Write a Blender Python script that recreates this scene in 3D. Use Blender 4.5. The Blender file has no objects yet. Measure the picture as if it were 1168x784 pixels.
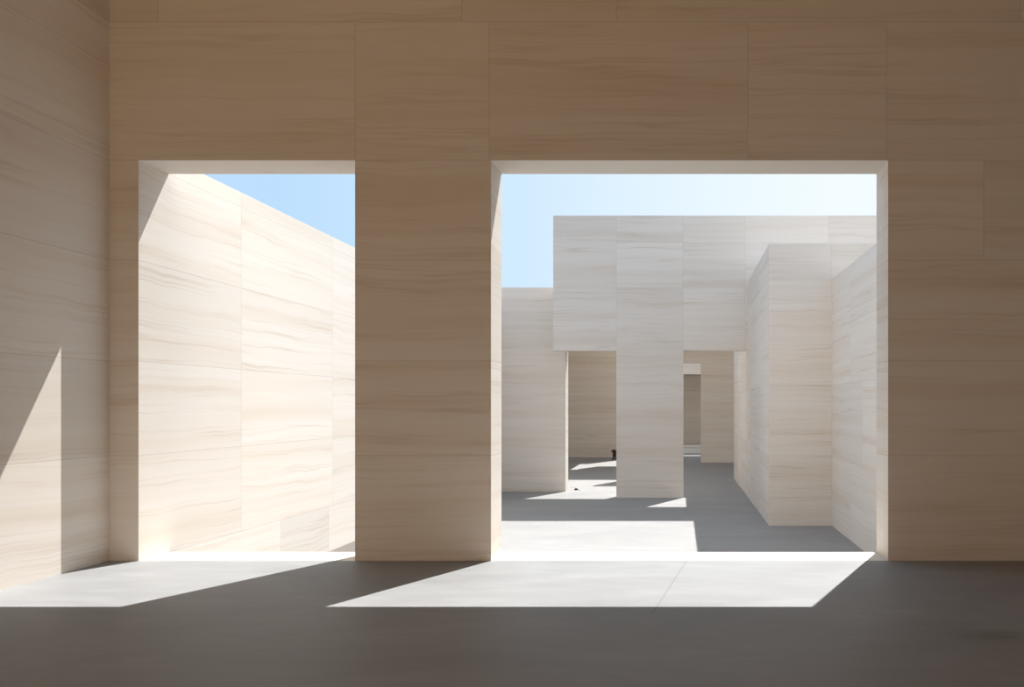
import bpy, bmesh, math, random
from mathutils import Vector, Matrix, noise as mnoise

scene = bpy.context.scene
col = scene.collection

# ------------------------------------------------------------------ camera
F = 908.0                 # focal length in pixels of a 1168 px wide frame
VX, VY = 775.0, 463.0     # where the view axis meets the frame (shift lens)
EYE = 1.65                # eye height above the room floor
COURT = -0.99             # courtyard level, one metre below the room
cam_data = bpy.data.cameras.new('camera')
cam_data.sensor_width = 36.0
cam_data.lens = F * 36.0 / 1168.0
cam_data.shift_x = (584.0 - VX) / 1168.0
cam_data.shift_y = (VY - 392.0) / 1168.0
cam_data.clip_end = 500
cam = bpy.data.objects.new('camera', cam_data)
cam.location = (0, 0, EYE)
cam.rotation_euler = (math.radians(90), 0, 0)
col.objects.link(cam)
scene.camera = cam

vs = scene.view_settings
vs.view_transform = 'Standard'
vs.look = 'None'
vs.gamma = 1.0
vs.use_curve_mapping = False
vs.exposure = 0.25
scene.cycles.max_bounces = 14
scene.cycles.diffuse_bounces = 8
scene.cycles.sample_clamp_indirect = 4.0


# ------------------------------------------------------------------ nodes
class NT:
    def __init__(self, tree):
        self.t = tree

    def n(self, kind, **kw):
        nd = self.t.nodes.new(kind)
        for k, v in kw.items():
            setattr(nd, k, v)
        return nd

    def link(self, a, b):
        self.t.links.new(a, b)

    def val(self, sock, v):
        if hasattr(v, 'is_output'):
            self.link(v, sock)
        else:
            sock.default_value = v

    def math(self, op, a, b=0.0, c=0.0, clamp=False):
        nd = self.n('ShaderNodeMath', operation=op, use_clamp=clamp)
        self.val(nd.inputs[0], a)
        self.val(nd.inputs[1], b)
        self.val(nd.inputs[2], c)
        return nd.outputs[0]

    def vmath(self, op, a, b=(0, 0, 0)):
        nd = self.n('ShaderNodeVectorMath', operation=op)
        self.val(nd.inputs[0], a)
        self.val(nd.inputs[1], b)
        return nd.outputs['Value'] if op == 'DOT_PRODUCT' else nd.outputs[0]

    def ramp(self, fac, stops, interp='LINEAR'):
        nd = self.n('ShaderNodeValToRGB')
        cr = nd.color_ramp
        cr.interpolation = interp
        while len(cr.elements) < len(stops):
            cr.elements.new(0.5)
        for e, (p, c) in zip(cr.elements, stops):
            e.position = p
            e.color = (c, c, c, 1) if isinstance(c, (int, float)) else (*c, 1)
        self.link(fac, nd.inputs[0])
        return nd.outputs[0]

    def noise(self, vec, scale, detail=4.0, rough=0.55, dist=0.0):
        nd = self.n('ShaderNodeTexNoise')
        self.link(vec, nd.inputs['Vector'])
        nd.inputs['Scale'].default_value = scale
        nd.inputs['Detail'].default_value = detail
        nd.inputs['Roughness'].default_value = rough
        nd.inputs['Distortion'].default_value = dist
        return nd.outputs['Fac']

    def mix(self, fac, a, b, mode='MIX'):
        nd = self.n('ShaderNodeMix', data_type='RGBA', blend_type=mode)
        self.val(nd.inputs[0], fac)
        for s, v in ((nd.inputs[6], a), (nd.inputs[7], b)):
            if hasattr(v, 'is_output'):
                self.link(v, s)
            else:
                s.default_value = (*v, 1)
        return nd.outputs[2]


def new_mat(name):
    m = bpy.data.materials.new(name)
    m.use_nodes = True
    m.node_tree.nodes.clear()
    t = NT(m.node_tree)
    out = t.n('ShaderNodeOutputMaterial')
    bs = t.n('ShaderNodeBsdfPrincipled')
    t.link(bs.outputs[0], out.inputs[0])
    return m, t, bs


def stone_material(name, light, mid, dark, vein=(0.42, 0.30, 0.19), strength=1.0, rough=0.7, zf=1.0):
    """horizontally bedded travertine in slabs; joints come from the slab uv maps"""
    m, t, bs = new_mat(name)
    co = t.n('ShaderNodeTexCoord').outputs['Object']
    pr = t.n('ShaderNodeUVMap', uv_map='slab_random').outputs[0]
    sep = t.n('ShaderNodeSeparateXYZ')
    t.link(pr, sep.inputs[0])
    r1, r2 = sep.outputs[0], sep.outputs[1]
    comb = t.n('ShaderNodeCombineXYZ')
    t.link(t.math('MULTIPLY', r1, 37.0), comb.inputs[0])
    t.link(t.math('MULTIPLY', r2, 23.0), comb.inputs[1])
    t.link(t.math('MULTIPLY', r1, 11.0), comb.inputs[2])
    p = t.vmath('ADD', co, comb.outputs[0])
    # slow waviness of the beds
    wob = t.noise(t.vmath('MULTIPLY', p, (0.9, 0.9, 0.9)), 1.0, 3, 0.5)
    wv = t.n('ShaderNodeCombineXYZ')
    t.link(t.math('MULTIPLY', t.math('SUBTRACT', wob, 0.5), 0.16), wv.inputs[2])
    pw = t.vmath('ADD', p, wv.outputs[0])
    bands = t.noise(t.vmath('MULTIPLY', pw, (0.09, 0.06, 3.6 * zf)), 1.0, 5, 0.6, 0.2)
    fine = t.noise(t.vmath('MULTIPLY', pw, (0.6, 0.3, 34.0 * zf)), 1.0, 4, 0.65, 0.2)
    base = t.ramp(bands, [(0.30, dark), (0.47, mid), (0.66, light)])
    base = t.mix(t.math('MULTIPLY', t.ramp(fine, [(0.36, 1.0), (0.62, 0.0)]), 0.30 * strength), base, dark)
    # thin broken veins along the beds
    vn = t.noise(t.vmath('MULTIPLY', pw, (0.15, 0.08, 7.0 * zf)), 1.0, 3, 0.5, 0.15)
    ridge = t.math('ABSOLUTE', t.math('SUBTRACT', vn, 0.5))
    line = t.ramp(ridge, [(0.0, 1.0), (0.014, 0.5), (0.034, 0.0)])
    brk = t.ramp(t.noise(t.vmath('MULTIPLY', p, (0.5, 0.5, 2.2)), 1.0, 3, 0.6), [(0.36, 0.1), (0.64, 1.0)])
    fac = t.math('MULTIPLY', t.math('MULTIPLY', line, brk), 0.50 * strength)
    base = t.mix(fac, base, vein)
    # pits
    pit = t.ramp(t.noise(t.vmath('MULTIPLY', pw, (14.0, 14.0, 46.0)), 1.0, 2, 0.5), [(0.68, 0.0), (0.78, 1.0)])
    pit = t.math('MULTIPLY', pit, t.math('MULTIPLY', t.ramp(bands, [(0.35, 1.0), (0.6, 0.1)]), 0.10 * strength))
    base = t.mix(pit, base, vein)
    # every slab a little lighter or darker, and a third value for odd slabs
    shade = t.math('ADD', 0.955, t.math('MULTIPLY', r2, 0.075))
    gry = t.n('ShaderNodeCombineColor')
    for i in range(3):
        t.link(shade, gry.inputs[i])
    base = t.mix(1.0, base, gry.outputs[0], 'MULTIPLY')
    # joints between slabs
    ua = t.n('ShaderNodeUVMap', uv_map='slab_low').outputs[0]
    ub = t.n('ShaderNodeUVMap', uv_map='slab_high').outputs[0]
    sa = t.n('ShaderNodeSeparateXYZ')
    sb = t.n('ShaderNodeSeparateXYZ')
    t.link(ua, sa.inputs[0])
    t.link(ub, sb.inputs[0])
    d = t.math('MINIMUM', t.math('MINIMUM', sa.outputs[0], sa.outputs[1]),
               t.math('MINIMUM', sb.outputs[0], sb.outputs[1]))
    joint = t.ramp(d, [(0.0, 1.0), (0.0025, 1.0), (0.005, 0.0)])
    base = t.mix(t.math('MULTIPLY', joint, 0.26), base, (0.16, 0.11, 0.07))
    t.link(base, bs.inputs['Base Color'])
    bs.inputs['Roughness'].default_value = rough
    bs.inputs['Specular IOR Level'].default_value = 0.25
    bmp = t.n('ShaderNodeBump')
    bmp.inputs['Strength'].default_value = 0.12
    bmp.inputs['Distance'].default_value = 0.004
    t.link(t.math('SUBTRACT', t.math('MULTIPLY', fine, 0.6), t.math('ADD', fac, joint)), bmp.inputs['Height'])
    t.link(bmp.outputs[0], bs.inputs['Normal'])
    return m


def concrete_material(name, c0, c1, rough=0.55, seam=None, stain=None):
    m, t, bs = new_mat(name)
    co = t.n('ShaderNodeTexCoord').outputs['Object']
    big = t.noise(t.vmath('MULTIPLY', co, (0.45, 0.9, 1)), 1.0, 5, 0.6, 0.6)
    tro = t.noise(t.vmath('MULTIPLY', co, (1.4, 6.0, 1)), 1.0, 4, 0.6, 0.8)
    grain = t.noise(co, 90.0, 2, 0.6)
    base = t.ramp(big, [(0.32, c0), (0.68, c1)])
    base = t.mix(t.math('MULTIPLY', t.ramp(tro, [(0.42, 1.0), (0.60, 0.0)]), 0.22), base, tuple(v * 0.72 for v in c0))
    base = t.mix(t.math('MULTIPLY', t.ramp(grain, [(0.4, 1.0), (0.6, 0.0)]), 0.10), base, tuple(v * 0.7 for v in c0))
    if seam:
        (ax, ay), (bx, by), half, y_end = seam
        L = math.hypot(bx - ax, by - ay)
        nx, ny = (by - ay) / L, -(bx - ax) / L
        d = t.math('ABSOLUTE', t.math('SUBTRACT', t.vmath('DOT_PRODUCT', co, (nx, ny, 0)), nx * ax + ny * ay))
        sy = t.n('ShaderNodeSeparateXYZ')
        t.link(co, sy.inputs[0])
        on = t.math('GREATER_THAN', sy.outputs[1], y_end)
        on = t.math('MULTIPLY', on, t.ramp(d, [(0.0, 1.0), (half, 1.0), (half * 1.7, 0.0)]))
        base = t.mix(t.math('MULTIPLY', on, 0.4), base, tuple(v * 0.35 for v in c0))
    if stain:
        dv = t.vmath('MULTIPLY', t.vmath('SUBTRACT', co, (*stain, 0)), (1 / 0.42, 1 / 0.22, 0))
        ln = t.n('ShaderNodeVectorMath', operation='LENGTH')
        t.link(dv, ln.inputs[0])
        sf = t.math('MULTIPLY', t.ramp(ln.outputs['Value'], [(0.2, 1.0), (1.0, 0.0)]), t.ramp(tro, [(0.35, 0.3), (0.6, 1.0)]))
        base = t.mix(t.math('MULTIPLY', sf, 0.5), base, (0.09, 0.085, 0.06))
    t.link(base, bs.inputs['Base Color'])
    t.link(t.math('ADD', rough - 0.1, t.math('MULTIPLY', tro, 0.2)), bs.inputs['Roughness'])
    bs.inputs['Specular IOR Level'].default_value = 0.3
    bmp = t.n('ShaderNodeBump')
    bmp.inputs['Strength'].default_value = 0.06
    bmp.inputs['Distance'].default_value = 0.004
    t.link(t.math('ADD', tro, grain), bmp.inputs['Height'])
    t.link(bmp.outputs[0], bs.inputs['Normal'])
    return m


def plain_material(name, c0, c1, scale, rough):
    m, t, bs = new_mat(name)
    co = t.n('ShaderNodeTexCoord').outputs['Object']
    t.link(t.ramp(t.noise(co, scale, 5, 0.6), [(0.35, c0), (0.65, c1)]), bs.inputs['Base Color'])
    bs.inputs['Roughness'].default_value = rough
    return m


STONE = stone_material('travertine', (0.762, 0.718, 0.672), (0.735, 0.682, 0.622), (0.69, 0.618, 0.54), strength=0.60)
ROOM = YARD = STONE
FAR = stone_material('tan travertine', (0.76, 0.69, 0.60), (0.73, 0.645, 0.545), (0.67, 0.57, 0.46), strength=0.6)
SILL = stone_material('pale threshold stone', (0.80, 0.76, 0.70), (0.78, 0.73, 0.66), (0.72, 0.66, 0.58), strength=0.4)
CEIL = plain_material('warm ceiling plaster', (0.76, 0.58, 0.38), (0.80, 0.62, 0.42), 2.0, 0.8)
OCHRE = plain_material('ochre bounce surface', (0.82, 0.51, 0.20), (0.86, 0.55, 0.23), 1.5, 0.85)  # for the added wall that bounces warm light into the room
CONC = concrete_material('polished concrete', (0.245, 0.248, 0.252), (0.305, 0.309, 0.314),
                         seam=((0.075, 8.46), (-0.19, 6.5), 0.004, 6.3), stain=(2.26, 5.70))
YCON = concrete_material('courtyard concrete', (0.285, 0.281, 0.278), (0.335, 0.331, 0.327))

# ------------------------------------------------------------------ slabbed walls
seed_counter = [0]


class Layout:
    """rows: increasing heights; joints: {row index or None: positions along the wall}"""
    def __init__(self, rows, joints=None, shared=False):
        self.rows, self.joints, self.shared = rows, joints or {}, shared


def cuts(lo, hi, vals):
    vals = sorted(v for v in vals if lo + 1e-5 < v < hi - 1e-5)
    return [lo] + vals + [hi]


def add_face(bm, O, U, V, u0, u1, v0, v1, lay, holes=(), flip=False, tint=None):
    """a rectangle split in slabs: point = O + u U + v V; holes: (u0,u1,v0,v1)"""
    la, lb, lr = (bm.loops.layers.uv[k] for k in ('slab_low', 'slab_high', 'slab_random'))
    rows = cuts(v0, v1, lay.rows)
    hv = [h[2] for h in holes] + [h[3] for h in holes]
    hu = [h[0] for h in holes] + [h[1] for h in holes]
    for ri in range(len(rows) - 1):
        a, b = rows[ri], rows[ri + 1]
        k = sum(1 for r in lay.rows if r <= a + 1e-4)
        js = lay.joints.get(k, lay.joints.get(None, []))
        cs = cuts(u0, u1, js)
        for ci in range(len(cs) - 1):
            p, q = cs[ci], cs[ci + 1]
            seed_counter[0] += 1
            rnd = random.Random(seed_counter[0] * 7919)
            if lay.shared and ci == 0:
                rnd = random.Random(int(round(b * 100)) + 5)
            r1, r2 = rnd.random(), rnd.random()
            if tint and (k, ci) in tint:
                r2 = tint[(k, ci)]
            for va, vb in zip(cuts(a, b, hv)[:-1], cuts(a, b, hv)[1:]):
                for ua, ub in zip(cuts(p, q, hu)[:-1], cuts(p, q, hu)[1:]):
                    cu, cv = (ua + ub) / 2, (va + vb) / 2
                    if any(h[0] < cu < h[1] and h[2] < cv < h[3] for h in holes):
                        continue
                    pts = [(ua, va), (ub, va), (ub, vb), (ua, vb)]
                    if flip:
                        pts.reverse()
                    f = bm.faces.new([bm.verts.new(O + U * x + V * y) for x, y in pts])
                    for lp, (x, y) in zip(f.loops, pts):
                        lp[la].uv = (x - p + (p <= u0 + 1e-6), y - a + (a <= v0 + 1e-6))
                        lp[lb].uv = (q - x + (q >= u1 - 1e-6), b - y + (b >= v1 - 1e-6))
                        lp[lr].uv = (r1, r2)


X, Y, Z, O0 = Vector((1, 0, 0)), Vector((0, 1, 0)), Vector((0, 0, 1)), Vector((0, 0, 0))


def new_bm():
    bm = bmesh.new()
    for k in ('slab_low', 'slab_high', 'slab_random'):
        bm.loops.layers.uv.new(k)
    return bm


def add_block(bm, x0, x1, y0, y1, z0, z1, lay_x, lay_y, holes=(), tint=None):
    """solid block; lay_x is the layout of the faces along x, lay_y of those along y;
    holes (x0,x1,z0,z1) go right through from front to back"""
    flat = Layout([])
    add_face(bm, Vector((0, y0, 0)), X, Z, x0, x1, z0, z1, lay_x, holes)
    add_face(bm, Vector((0, y1, 0)), X, Z, x0, x1, z0, z1, lay_x, holes, flip=True)
    add_face(bm, Vector((x0, 0, 0)), Y, Z, y0, y1, z0, z1, lay_y, flip=True, tint=tint)
    add_face(bm, Vector((x1, 0, 0)), Y, Z, y0, y1, z0, z1, lay_y, tint=tint)
    add_face(bm, Vector((0, 0, z1)), X, Y, x0, x1, y0, y1, flat)
    add_face(bm, Vector((0, 0, z0)), X, Y, x0, x1, y0, y1, flat, flip=True)
    for h in holes:   # the reveals of each opening
        add_face(bm, Vector((h[0], 0, 0)), Y, Z, y0, y1, h[2], h[3], lay_y)
        add_face(bm, Vector((h[1], 0, 0)), Y, Z, y0, y1, h[2], h[3], lay_y, flip=True)
        add_face(bm, Vector((0, 0, h[3])), X, Y, h[0], h[1], y0, y1, flat, flip=True)
        if h[2] > z0 + 1e-3:
            add_face(bm, Vector((0, 0, h[2])), X, Y, h[0], h[1], y0, y1, flat)


def link_mesh(name, bm, mat, parent=None, smooth=False):
    me = bpy.data.meshes.new(name)
    bm.to_mesh(me)
    bm.free()
    me.materials.append(mat)
    if smooth:
        for p in me.polygons:
            p.use_smooth = True
    o = bpy.data.objects.new(name, me)
    col.objects.link(o)
    if parent:
        o.parent = parent
    return o


def struct(name, bm, mat, label, cat):
    o = link_mesh(name, bm, mat)
    o['kind'] = 'structure'
    o['label'] = label
    o['category'] = cat
    return o


def thing(o, label, cat, group=None):
    o['label'] = label
    o['category'] = cat
    if group:
        o['group'] = group
    return o


# ------------------------------------------------------------------ the room
S0 = F / 8.464                                  # pixels per metre on the front wall
px = lambda x: (x - VX) / S0
pz = lambda y: EYE + (VY - y) / S0
YF, YB = 8.464, 8.964                           # front and back of the front wall
XL, XR = -6.06, 4.3
ZC = 7.25
HEAD = pz(183)
L_OPEN = (px(158), px(405))
R_OPEN = (px(560), px(1013))
rows = [pz(520), pz(412), pz(297), HEAD, pz(25)]
front = Layout(rows, {5: [px(405), px(558), px(853), px(1011)],
                      6: [px(-20), px(180), px(527), px(703), px(1164)],
                      4: [px(1122)], 3: [px(1250)], 2: [px(1210)], 1: [px(1300)], 0: []})
# rows are counted by the joints beneath them
front.joints = {4: front.joints[5], 5: front.joints[6], 3: front.joints[4], 2: [px(1250)], 1: [px(1210)], 0: []}
side = Layout(rows, {0: [2.2], 1: [5.6, 0.4], 2: [3.2], 3: [6.1, 1.0], 4: [4.1], 5: [2.4]})

bm = new_bm()
add_block(bm, XL, XR, YF, YB, -0.12, ZC + 0.2, front, Layout(rows, shared=True),
          holes=[(L_OPEN[0], L_OPEN[1], 0.0, HEAD), (R_OPEN[0], R_OPEN[1], 0.0, HEAD)])
struct('wall_front', bm, ROOM, 'long travertine wall with two tall openings to the courtyard', 'wall')

YEND, YROOF = -11.0, -2.5        # room opened behind the viewer on an added ochre courtyard, for warm bounce light
bm = new_bm()
add_block(bm, XL - 0.4, XL, YEND, YB, -0.12, ZC + 0.2, Layout(rows), side)
struct('wall_left', bm, ROOM, 'travertine side wall with a bright triangle of sun on it', 'wall')
bm = new_bm()
add_block(bm, XR, XR + 0.4, YEND, YB, -0.12, ZC + 0.2, Layout(rows), side)
struct('wall_right', bm, ROOM, 'travertine side wall closing the room on the right', 'wall')
bm = new_bm()
add_block(bm, XL - 0.4, XR + 0.4, YEND - 0.4, YEND, -0.12, ZC + 0.2, Layout([]), Layout([]))
struct('wall_back_bounce', bm, OCHRE, 'sunlit ochre wall added behind the viewer to bounce warm light into the room', 'wall')
bm = new_bm()
add_block(bm, 0.4, XR, YROOF - 0.4, YROOF, -0.12, ZC + 0.2, Layout(rows), Layout(rows))  # added wall, cuts the light reaching the right of the room
struct('wall_back_light_block', bm, ROOM, 'travertine wall added behind the viewer to hold back light on the right', 'wall')
bm = new_bm()
add_block(bm, XL - 0.4, XR + 0.4, YROOF, YB, ZC, ZC + 0.3, Layout([]), Layout([]))
struct('ceiling', bm, CEIL, 'warm plaster ceiling high above the room', 'ceiling')

bm = new_bm()
add_block(bm, XL - 0.4, XR + 0.4, YEND - 0.4, YF, -0.3, 0.0, Layout([]), Layout([]))
struct('floor', bm, CONC, 'grey polished concrete floor of the shaded room', 'floor')
for i, (a, b) in enumerate((L_OPEN, R_OPEN)):
    bm = new_bm()
    add_block(bm, a, b, YF, YB, -0.12, 0.001, Layout([]), Layout([]))
    struct('trim_%d' % (i + 1), bm, SILL, ['pale stone threshold under the narrow left opening',
                                           'pale stone threshold under the wide right opening'][i], 'threshold')

# ------------------------------------------------------------------ the courtyard
bm = new_bm()
add_block(bm, -12, 14, YB - 0.02, 60, COURT - 0.3, COURT, Layout([]), Layout([]))
struct('ground', bm, YCON, 'grey concrete courtyard paving one step below the room', 'ground')
bm = new_bm()
add_block(bm, XL - 0.4, XR + 0.4, YF + 0.02, YB, COURT - 0.3, -0.121, Layout([]), Layout([]))
struct('trim_3', bm, YARD, 'stone base under the front wall, facing the courtyard', 'trim')


def at(y_base):
    """pixels per metre, and distance, of something whose foot is seen at this height in the frame"""
    s = (y_base - VY) / (EYE - COURT)
    return s, F / s


# long sunlit wall on the left, flush with the reveal, on a recessed foot
xl = L_OPEN[0]
yard_rows = [-0.745, 0.0] + rows + [5.3]
lay = Layout(yard_rows, {None: [10.45, 13.2, 16.4, 19.5], 1: [11.48, 13.06, 16.0, 19.0]}, shared=True)
bm = new_bm()
add_block(bm, xl - 0.6, xl, YB, 26.0, -0.745, 4.45, Layout(yard_rows), lay, tint={(1, 1): -0.9})
add_block(bm, xl - 0.6, xl - 0.09, YB, 26.0, COURT, -0.745, Layout(yard_rows), lay)
struct('wall_courtyard_left', bm, YARD, 'long sunlit white stone wall running back from the left opening', 'wall')

# wall with the left doorway
s, y0 = at(561)
qx = lambda x: (x - VX) / s
qz = lambda y: EYE + (VY - y) / s
y1 = y0 + 0.6
jl, top_lo = qx(645), qz(328)
dl = Layout([qz(549), qz(398), qz(372), top_lo], {0: [], 1: [], 2: [], 3: []})
bm = new_bm()
add_block(bm, xl - 0.6, jl, y0, y1, COURT - 0.05, top_lo, dl, Layout([qz(400)]))
add_block(bm, jl, 0.0, y0, y1, 3.45, top_lo, dl, Layout([]))
struct('wall_courtyard_doorway', bm, YARD, 'stone wall stepping up over the left doorway across the courtyard', 'wall')

# tall wall with the pier and the right doorway
s, yp = at(568)
qx = lambda x: (x - VX) / s
qz = lambda y: EYE + (VY - y) / s
yp1 = yp + 0.32
pl, pr_, bx, step = qx(703), qx(779.5), 1.97, qx(631)
head2, top2 = qz(400), qz(246)
ml = Layout([qz(549), head2, qz(328), qz(277)],
            {0: [], 1: [], None: [qx(703), qx(779), qx(850), qx(945)]})
bm = new_bm()
add_block(bm, pl, pr_, yp, yp1, COURT - 0.05, head2, ml, Layout([]))
add_block(bm, bx, 9.0, yp, yp1, COURT - 0.05, head2, ml, Layout([]))
add_block(bm, step, 9.0, yp, yp1, head2, top2, ml, Layout([]))
add_block(bm, step, -1.6, yp1, y0, 3.45, 5.2, Layout([]), Layout([]))
struct('wall_courtyard_pier', bm, YARD, 'tall stone wall with a broad pier beside the right doorway', 'wall')

# recess on the right: a deep block and a lower side wall
s, yr = at(600)
qz = lambda y: EYE + (VY - y) / s
ztop = qz(278)
zside = 4.42
rl = Layout([0.55, 2.1, zside], {0: [], 1: [], 2: [], 3: [3.33]})
rs = Layout([0.55, 2.1, 3.3, zside], {None: [19.6, 22.0, 25.5]})
ROOF = EYE + 1.7 * 2.64          # top of the far gallery
bm = new_bm()
add_block(bm, bx, 9.0, yr, yp, COURT, ztop, rl, rs)
struct('wall_recess_front', bm, YARD, 'thick stone block standing forward beside the right doorway', 'wall')
bm = new_bm()
add_block(bm, bx, 9.0, yp1, 26.9, COURT, 5.75, rl, rs)
add_block(bm, bx, 9.0, 26.9, 28.9, COURT, ROOF, rl, rs)  # unseen top raised to shade the floor in the right doorway
struct('wall_recess_rear', bm, YARD, 'stone flank seen through the right doorway, on its right', 'wall')
bm = new_bm()
add_block(bm, 3.35, 4.2, YB, yr, COURT, zside, Layout([]), Layout([0.55, 2.1, 3.3], {None: [11.2, 13.4, 15.6], 1: [12.2, 14.6]}))
struct('wall_recess_side', bm, YARD, 'lower stone side wall of the recess behind the wide opening', 'wall')

# beyond the doorways: a hidden screen, a roofed gallery and its back walls
bm = new_bm()
add_block(bm, -1.795, 0.04, 28.33, 28.6, COURT, 2.97, Layout([1.0]), Layout([]))
struct('wall_screen', bm, YARD, 'free-standing stone screen hidden behind the pier', 'wall')
bm = new_bm()
add_block(bm, -8.0, -1.97, 40.63, 41.2, COURT, ROOF + 1.0,
          Layout([qz(549), 1.0, 2.15, 3.35], {None: []}), Layout([]))
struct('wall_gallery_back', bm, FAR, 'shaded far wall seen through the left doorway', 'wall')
s2, yb2 = at(528)
h2 = EYE + (VY - 414) / s2
xo = (799.5 - VX) / s2
bm = new_bm()
gl = Layout([0.2, 1.6, 2.7, h2])
add_block(bm, xo, 9.0, yb2, yb2 + 0.4, COURT - 0.05, h2, gl, Layout([]))
add_block(bm, -2.3, 9.0, yb2, yb2 + 0.4, h2, ROOF, gl, Layout([]))
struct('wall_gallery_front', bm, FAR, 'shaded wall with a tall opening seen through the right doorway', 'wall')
bm = new_bm()
add_block(bm, -8.0, 9.0, 32.5, yb2, ROOF, ROOF + 0.2, Layout([]), Layout([]))
add_block(bm, bx, 9.0, 28.9, 32.5, ROOF - 0.2, ROOF, Layout([]), Layout([]))  # unseen strip added to shade the floor behind the right doorway
add_block(bm, -8.0, -2.6, yb2, 40.63, ROOF, ROOF + 0.2, Layout([]), Layout([]))
add_block(bm, 1.4, 9.0, yb2, 45.9, ROOF, ROOF + 0.2, Layout([]), Layout([]))  # unseen strip added to keep sun off the floor beyond the opening
struct('ceiling_gallery', bm, CEIL, 'flat stone roof over the far gallery, with unseen strips added for shade', 'roof')
bm = new_bm()
add_block(bm, -8.6, -8.0, y1, 41.2, COURT, ROOF + 0.2, Layout([]), Layout([1.0, 3.3]))
struct('wall_gallery_left', bm, YARD, 'stone wall closing the far gallery on the left', 'wall')
bm = new_bm()
sc = F / 46.0
hc = EYE + (VY - 427) / sc
add_block(bm, -5.0, 9.0, 46.0, 46.3, COURT, 5.4, Layout([hc]), Layout([]), holes=[(-2.4, 2.6, COURT - 0.01, hc)])
add_block(bm, -2.8, 3.0, 49.5, 49.8, COURT, 5.0, Layout([0.6, 1.6, 2.6]), Layout([]))
add_block(bm, -2.8, -2.4, 46.3, 49.5, COURT, 5.0, Layout([]), Layout([]))
add_block(bm, 2.6, 3.0, 46.3, 49.5, COURT, 5.0, Layout([]), Layout([]))
add_block(bm, -2.4, 2.6, 46.3, 49.5, hc + 0.05, hc + 0.3, Layout([]), Layout([]))
struct('wall_far_niche', bm, ROOM, 'dark stone niche at the very end of the view', 'wall')


def bevel_box(x0, x1, y0, y1, z0, z1, w):
    b = bmesh.new()
    bmesh.ops.create_cube(b, size=1.0)
    for v in b.verts:
        v.co = Vector(((x0 + x1) / 2 + v.co.x * (x1 - x0), (y0 + y1) / 2 + v.co.y * (y1 - y0),
                       (z0 + z1) / 2 + v.co.z * (z1 - z0)))
    bmesh.ops.bevel(b, geom=list(b.edges), offset=w, segments=2, affect='EDGES')
    return b


PALE = plain_material('pale limestone', (0.62, 0.62, 0.60), (0.70, 0.70, 0.68), 3.0, 0.8)
root = bpy.data.objects.new('stone_bench', None)
root.location = (0.3, 44.3, COURT)
col.objects.link(root)
thing(root, 'low pale stone bench at the end of the view through the right doorway', 'bench')
link_mesh('seat', bevel_box(-1.9, 1.9, -0.3, 0.3, 0.34, 0.43, 0.012), PALE, root)
link_mesh('base', bevel_box(-1.86, 1.86, -0.27, 0.27, 0.0, 0.34, 0.008), PALE, root)

# ------------------------------------------------------------------ the dog by the far doorway
FUR = plain_material('dark brown fur', (0.018, 0.010, 0.008), (0.045, 0.022, 0.016), 28.0, 0.8)


def skin_mesh(name, pts, edges, radii, mat, parent, levels=2):
    me = bpy.data.meshes.new(name)
    me.from_pydata(pts, edges, [])
    o = bpy.data.objects.new(name, me)
    col.objects.link(o)
    o.parent = parent
    sk = o.modifiers.new('skin', 'SKIN')
    layer = me.skin_vertices[0].data if me.skin_vertices else None
    if layer is None:
        bm_ = bmesh.new()
        bm_.from_mesh(me)
        bm_.verts.layers.skin.verify()
        bm_.to_mesh(me)
        bm_.free()
        layer = me.skin_vertices[0].data
    for i, r in enumerate(radii):
        layer[i].radius = r if isinstance(r, tuple) else (r, r)
        layer[i].use_root = (i == 0)
    sb = o.modifiers.new('subsurf', 'SUBSURF')
    sb.levels = levels
    sb.render_levels = levels
    me.materials.append(mat)
    dg = bpy.context.evaluated_depsgraph_get()
    ev = o.evaluated_get(dg)
    me2 = bpy.data.meshes.new_from_object(ev)
    o.modifiers.clear()
    o.data = me2
    for p in me2.polygons:
        p.use_smooth = True
    return o


sd = (525.3 - VY) / (EYE - COURT)
dog = bpy.data.objects.new('dog', None)
dog.location = ((700.6 - VX) / sd, F / sd, COURT)
dog.rotation_euler = (0, 0, math.radians(28))
col.objects.link(dog)
thing(dog, 'small dark brown dog stepping out from behind the pier, by the far wall', 'dog')
P, E, R = [], [], []


def chain(start, pts, rad):
    prev = start
    for p, r in zip(pts, rad):
        P.append(p)
        R.append(r)
        if prev is not None:
            E.append((prev, len(P) - 1))
        prev = len(P) - 1
    return prev


# the dog faces -x (left in the view); z up; metres
chain(None, [(0.46, 0, 0.355)], [(0.10, 0.11)])                               # 0 pelvis
sh = chain(0, [(0.30, 0, 0.345), (0.16, 0, 0.34), (0.05, 0, 0.335)], [(0.10, 0.11), (0.12, 0.135), (0.115, 0.14)])
nk = chain(sh, [(0.0, 0, 0.435), (-0.03, 0, 0.470)], [0.095, 0.078])
chain(nk, [(-0.085, 0, 0.445), (-0.125, 0, 0.42), (-0.15, 0, 0.408)], [0.055, 0.036, 0.028])
for sy, fx in ((-1, 0.035), (1, -0.055)):                                      # front legs, mid-step
    chain(sh, [(0.03, sy * 0.07, 0.29), (0.03 + fx * 0.35, sy * 0.075, 0.19), (0.02 + fx * 0.8, sy * 0.075, 0.06),
               (fx, sy * 0.075, 0.022), (fx - 0.04, sy * 0.075, 0.016)],
          [0.06, 0.045, 0.034, 0.032, 0.024])
for sy, fx in ((-1, 0.05), (1, -0.04)):                                        # hind legs
    chain(0, [(0.44 + fx * 0.3, sy * 0.075, 0.29), (0.40 + fx * 0.5, sy * 0.08, 0.20), (0.50 + fx, sy * 0.08, 0.125),
              (0.48 + fx, sy * 0.08, 0.022), (0.44 + fx, sy * 0.08, 0.016)],
          [0.062, 0.042, 0.026, 0.024, 0.018])
skin_mesh('body', P, E, R, FUR, dog)
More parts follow.
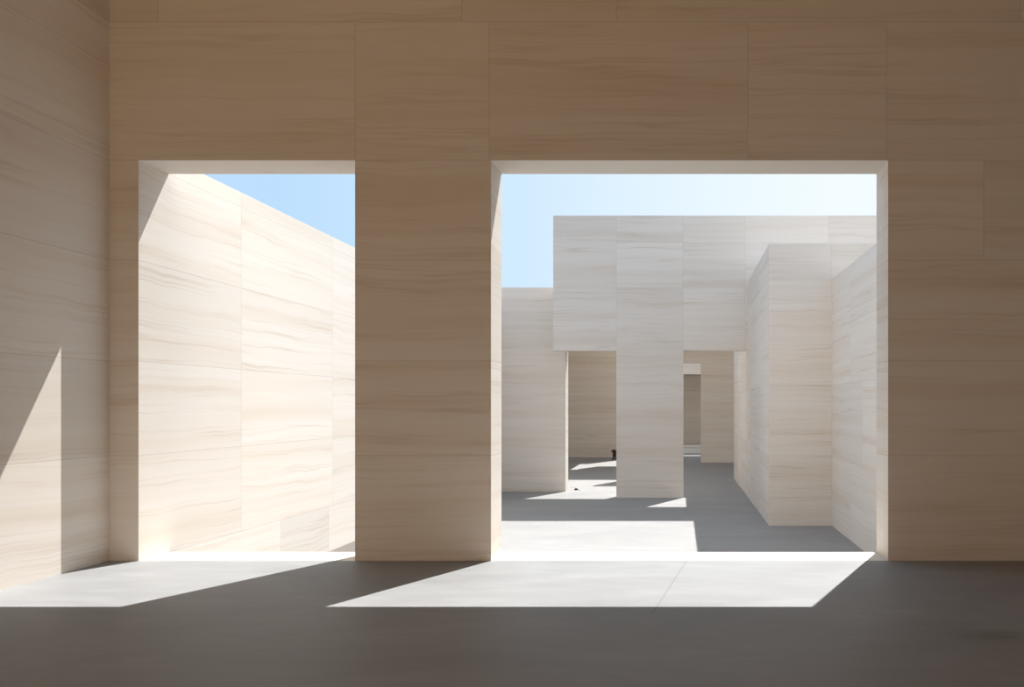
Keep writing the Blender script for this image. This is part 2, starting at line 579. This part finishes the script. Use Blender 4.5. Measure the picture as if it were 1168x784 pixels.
skin_mesh('tail', [(0.53, 0, 0.41), (0.60, 0, 0.40), (0.68, 0, 0.44), (0.74, 0, 0.51)], [(0, 1), (1, 2), (2, 3)],
          [0.03, 0.024, 0.018, 0.01], FUR, dog, 1)
for sy in (-1, 1):
    skin_mesh('ear', [(-0.035, sy * 0.05, 0.515), (-0.03, sy * 0.075, 0.485), (-0.035, sy * 0.08, 0.44)], [(0, 1), (1, 2)],
              [(0.022, 0.012), (0.026, 0.012), (0.014, 0.008)], FUR, dog, 1)
NOSE = plain_material('dark wet nose', (0.006, 0.005, 0.005), (0.012, 0.010, 0.010), 40.0, 0.3)
b = bmesh.new()
bmesh.ops.create_icosphere(b, subdivisions=2, radius=0.014, matrix=Matrix.Translation((-0.172, 0, 0.424)) @ Matrix.Diagonal((0.8, 1.1, 0.8, 1)))
link_mesh('nose', b, NOSE, dog, True)
for sy in (-1, 1):
    b = bmesh.new()
    bmesh.ops.create_icosphere(b, subdivisions=2, radius=0.009, matrix=Matrix.Translation((-0.094, sy * 0.036, 0.476)))
    link_mesh('eye', b, NOSE, dog, True)

# ------------------------------------------------------------------ leaf, twig and pebble in the left doorway
sl = (559.3 - VY) / (EYE - COURT)
lx, ly = (657.2 - VX) / sl, F / sl
LEAF = plain_material('dry brown leaf', (0.020, 0.015, 0.012), (0.06, 0.04, 0.03), 30.0, 0.7)
leaf_root = bpy.data.objects.new('dry_leaf', None)
leaf_root.location = (lx, ly, COURT)
leaf_root.rotation_euler = (0, 0, 0.15)
col.objects.link(leaf_root)
thing(leaf_root, 'dark curled dry leaf on the sunlit paving in the left doorway', 'leaf')
b = bmesh.new()
NU, NV = 14, 8
grid = []
for i in range(NU + 1):
    u = i / NU
    half = 0.05 * math.sin(math.pi * min(1, u * 0.97 + 0.015)) ** 0.7 + 0.001
    rowv = []
    for j in range(NV + 1):
        v = j / NV * 2 - 1
        x = (u - 0.5) * 0.125
        y = v * half * 0.8
        z = 0.003 + 0.062 * math.sin(math.pi * u) ** 0.6 * (1 - 0.96 * v * v) + 0.005 * math.sin(9 * u + 4 * v)
        rowv.append(b.verts.new((x, y, max(0.002, z))))
    grid.append(rowv)
for i in range(NU):
    for j in range(NV):
        b.faces.new((grid[i][j], grid[i + 1][j], grid[i + 1][j + 1], grid[i][j + 1]))
bmesh.ops.solidify(b, geom=list(b.faces), thickness=0.0015)
link_mesh('blade', b, LEAF, leaf_root, True)
skin_mesh('stem', [(0.060, 0, 0.006), (0.078, 0.004, 0.010), (0.094, 0.012, 0.004)], [(0, 1), (1, 2)],
          [0.003, 0.0025, 0.002], LEAF, leaf_root, 1)

TWIG = plain_material('weathered grey twig', (0.42, 0.40, 0.38), (0.52, 0.50, 0.48), 30.0, 0.8)
tw_root = bpy.data.objects.new('twig', None)
st = (556.6 - VY) / (EYE - COURT)
tw_root.location = ((653.0 - VX) / st, F / st, COURT)
col.objects.link(tw_root)
thing(tw_root, 'thin grey twig lying just behind the dry leaf in the left doorway', 'twig')
skin_mesh('branch', [(-0.09, 0, 0.008), (-0.03, 0.02, 0.010), (0.03, 0.0, 0.012), (0.10, 0.02, 0.008)], [(0, 1), (1, 2), (2, 3)],
          [0.006, 0.005, 0.004, 0.003], TWIG, tw_root, 1)
skin_mesh('side_shoot', [(0.03, 0.0, 0.012), (0.06, 0.05, 0.018), (0.10, 0.075, 0.020)], [(0, 1), (1, 2)],
          [0.005, 0.004, 0.003], TWIG, tw_root, 1)

PEB = plain_material('grey pebble', (0.34, 0.32, 0.32), (0.45, 0.43, 0.43), 40.0, 0.7)
b = bmesh.new()
bmesh.ops.create_icosphere(b, subdivisions=3, radius=1.0)
for v in b.verts:
    k = 1 + 0.18 * mnoise.noise(v.co * 1.6)
    v.co = Vector((v.co.x * 0.028 * k, v.co.y * 0.022 * k, v.co.z * 0.014 * k + 0.013))
peb = link_mesh('pebble', b, PEB, None, True)
sp = (559.8 - VY) / (EYE - COURT)
peb.location = ((661.0 - VX) / sp, F / sp, COURT)
thing(peb, 'small grey pebble to the right of the dry leaf in the left doorway', 'pebble')

# ------------------------------------------------------------------ light
RAY = Vector((-0.465, -1.0, -1.75)).normalized()
sun = bpy.data.lights.new('sun', 'SUN')
sun.energy = 7.3
sun.color = (1.0, 0.982, 0.95)
sun.angle = math.radians(0.35)
so = bpy.data.objects.new('sun', sun)
so.rotation_euler = RAY.to_track_quat('-Z', 'Y').to_euler()
so.location = (8, 30, 40)
col.objects.link(so)

world = bpy.data.worlds.new('sky')
scene.world = world
world.use_nodes = True
wt = NT(world.node_tree)
world.node_tree.nodes.clear()
wo = wt.n('ShaderNodeOutputWorld')
bg = wt.n('ShaderNodeBackground')
wt.link(bg.outputs[0], wo.inputs[0])
g = wt.n('ShaderNodeTexCoord').outputs['Generated']
flat = wt.vmath('NORMALIZE', wt.vmath('MULTIPLY', g, (1, 1, 0)))
az = wt.vmath('DOT_PRODUCT', flat, (0.425, 0.905, 0))
ramp = wt.ramp(wt.math('MULTIPLY_ADD', az, 0.5, 0.5),
               [(0.0, (0.60, 0.70, 0.84)), (0.55, (0.52, 0.68, 0.90)), (0.81, (0.495, 0.715, 0.955)), (0.905, (0.62, 0.80, 0.98)), (0.985, (0.86, 0.935, 0.99))])
wt.link(ramp, bg.inputs[0])
bg.inputs[1].default_value = 0.88
